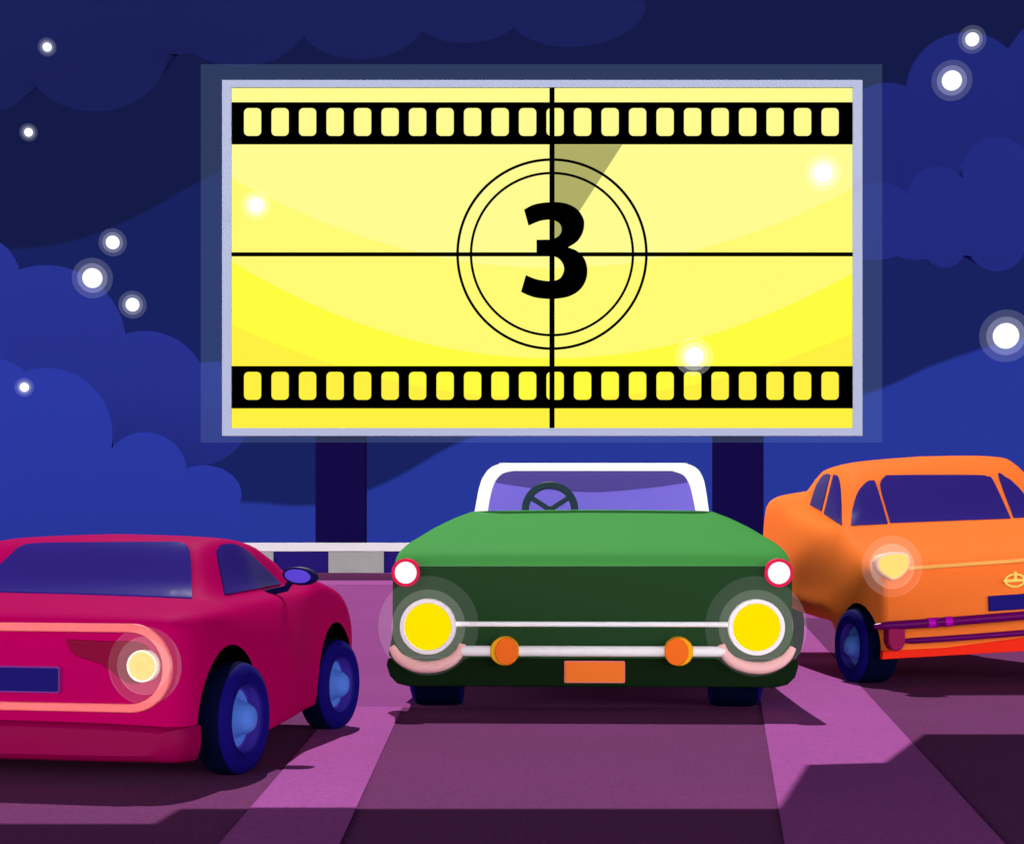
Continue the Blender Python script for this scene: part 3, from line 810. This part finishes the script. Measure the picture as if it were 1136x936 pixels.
    em = link('emblem', prism(ellipse(ex, ez, 88 * kk, 57 * kk, 40, radians(3)), y - .02, y + .01, [ellipse(ex, ez, 70 * kk, 42 * kk, 40, radians(3))]), M_em, c.root, smooth=False)
    link('emblem_bar', prism([e(303, 330), e(303, 306), e(485, 298), e(485, 320)], y - .024, y + .01), M_em, em, smooth=False)
    link('emblem_stub', prism([e(384, 305), e(408, 305), e(406, 242), e(388, 242)], y - .026, y + .01), M_em, em, smooth=False)
    M_pl = principled('plate_deep_blue', dim((20, 10, 112), .95), .4, .2)
    p0 = e(185, 438); p1 = e(190, 560)
    w2 = ex * 2
    link('number_plate', prism([p1, (w2 - p1[0], p1[1] + SH * (w2 - 2 * p1[0]) * 1.2), (w2 - p0[0], p0[1] + SH * (w2 - 2 * p0[0]) * 1.2), p0], y - .02, y + .01), M_pl, c.root, bevel=.004)
    # bumpers
    M_bp = principled('purple_bumper', dim((92, 0, 86), .85), .3, .4); M_mag = principled('magenta_clip', dim((172, 0, 165), .9), .4, .3); M_hg = principled('maroon_hanger', dim((140, 20, 76), .9), .5, .2)
    def bar(x0p, y0p, slope, r, name, yy):
        A = c.L(x0p, y0p, yy); x0 = A[0]
        f = lambda X: A[1] + slope * (X - x0)
        n = 24; pts = []; rad = []
        for i in range(n + 1):
            X = x0 + (-2 * x0) * i / n; bow = .10 * (abs(X / x0)) ** 4
            pts.append((X, yy + bow, f(X))); rad.append(r * (1 if 0 < i < n else .5))
        return link(name, tube(pts, rad, 16), M_bp, c.root), f
    bp, fz = bar(975, 695.5, .075, .028, 'bumper', -.16)
    for q0, q1 in ((1030, 1041.5), (1048.5, 1056)):
        x0, _ = c.L(q0, 690, -.16); x1, _ = c.L(q1, 690, -.16); xm = (x0 + x1) / 2; bw = .10 * abs(xm / .88) ** 4
        for s in (1, -1):
            link('clip', tube([(s * x0, -.16 + bw, fz(s * x0)), (s * x1, -.16 + bw, fz(s * x1))], .032, 16), M_mag, bp)
    bar(1004, 712, .072, .019, 'lower_bumper_bar', -.13)
    for s in (1, -1):
        hg = [(985.5, 697), (1004.5, 696), (1004.5, 713), (1001, 720), (995, 722.5), (989, 720), (985.5, 713)]
        q = [c.L(a_, b_, -.12) for a_, b_ in hg]
        if s < 0: q = [(-x, zv - 2 * SH * x) for x, zv in q]
        link('bumper_hanger', prism(q, -.12, -.01), M_hg, c.root, bevel=.01)
    M_ap = principled('red_apron', dim((238, 40, 18), .85), .5, .2)
    ap = [c.L(978, 731, y), c.L(979, 722, y), c.L(1050, 718, y), c.L(1136, 707, y)]
    ap += [(.60, ap[-1][1] + .02), (.83, .31), (.83, .262), ]
    link('front_apron', prism(ap, y - .012, y + .05), M_ap, c.root, bevel=.004)
    for s in (1, -1):
        wheel(c.root, s * .985 if s > 0 else -.985, .30, .243, .24, s, radians(10) if s < 0 else 0)
        wheel(c.root, s * .80, 3.2, .243, .20, s)
orange_car()

# ------------------------------------------------------------------ points of light
M_core = emit('star_core', (255, 255, 255), 1.0)
M_h1 = glow('star_glow_inner', (225, 230, 255), .075); M_h2 = glow('star_glow_outer', (225, 230, 255), .032)
M_w1 = glow('screen_glow_inner', (255, 255, 255), .12); M_w2 = glow('screen_glow_outer', (255, 255, 255), .06)
def star(px, py, r, label, d=150.0, soft=False, cat='star', name='star'):
    s = d / FPX; c = at(px, py, d)
    o = thing(name, label, cat, c, group='bright points of light')
    link('core', sphere((0, 0, 0), (r * s,) * 3, 3), M_core, o)
    link('inner_glow', sphere((0, 0, 0), (r * 1.48 * s,) * 3, 4), M_w1 if soft else M_h1, o)
    link('outer_glow', sphere((0, 0, 0), (r * 2.02 * s,) * 3, 4), M_w2 if soft else M_h2, o)
star(52.3, 52.5, 5, 'small white star highest above the left cloud bank')
star(31.7, 147, 4.8, 'small lone white star below the highest one')
star(125, 269, 7.6, 'white star uppermost of three close together')
star(102.5, 308.5, 11, 'biggest white star of the three close together')
star(147, 338, 7.6, 'white star lowest of three close together')
star(27, 429.5, 5.2, 'small white star in front of the low bright cloud')
star(1078.6, 44, 7.6, 'smaller white star of the pair near the top corner')
star(1056, 89.6, 11, 'bigger white star of the pair near the top corner')
star(1116, 372.6, 14.3, 'biggest white star of all above the orange car')
star(284, 228, 8, 'tiny white light before the screen between film strip and crosshair', 58.5, True, 'light', 'floating_light')
star(913, 192, 10, 'white light before the screen under the upper film strip', 58.5, True, 'light', 'floating_light')
star(770, 395.5, 10.5, 'white light touching the lower film strip of the screen', 58.5, True, 'light', 'floating_light')
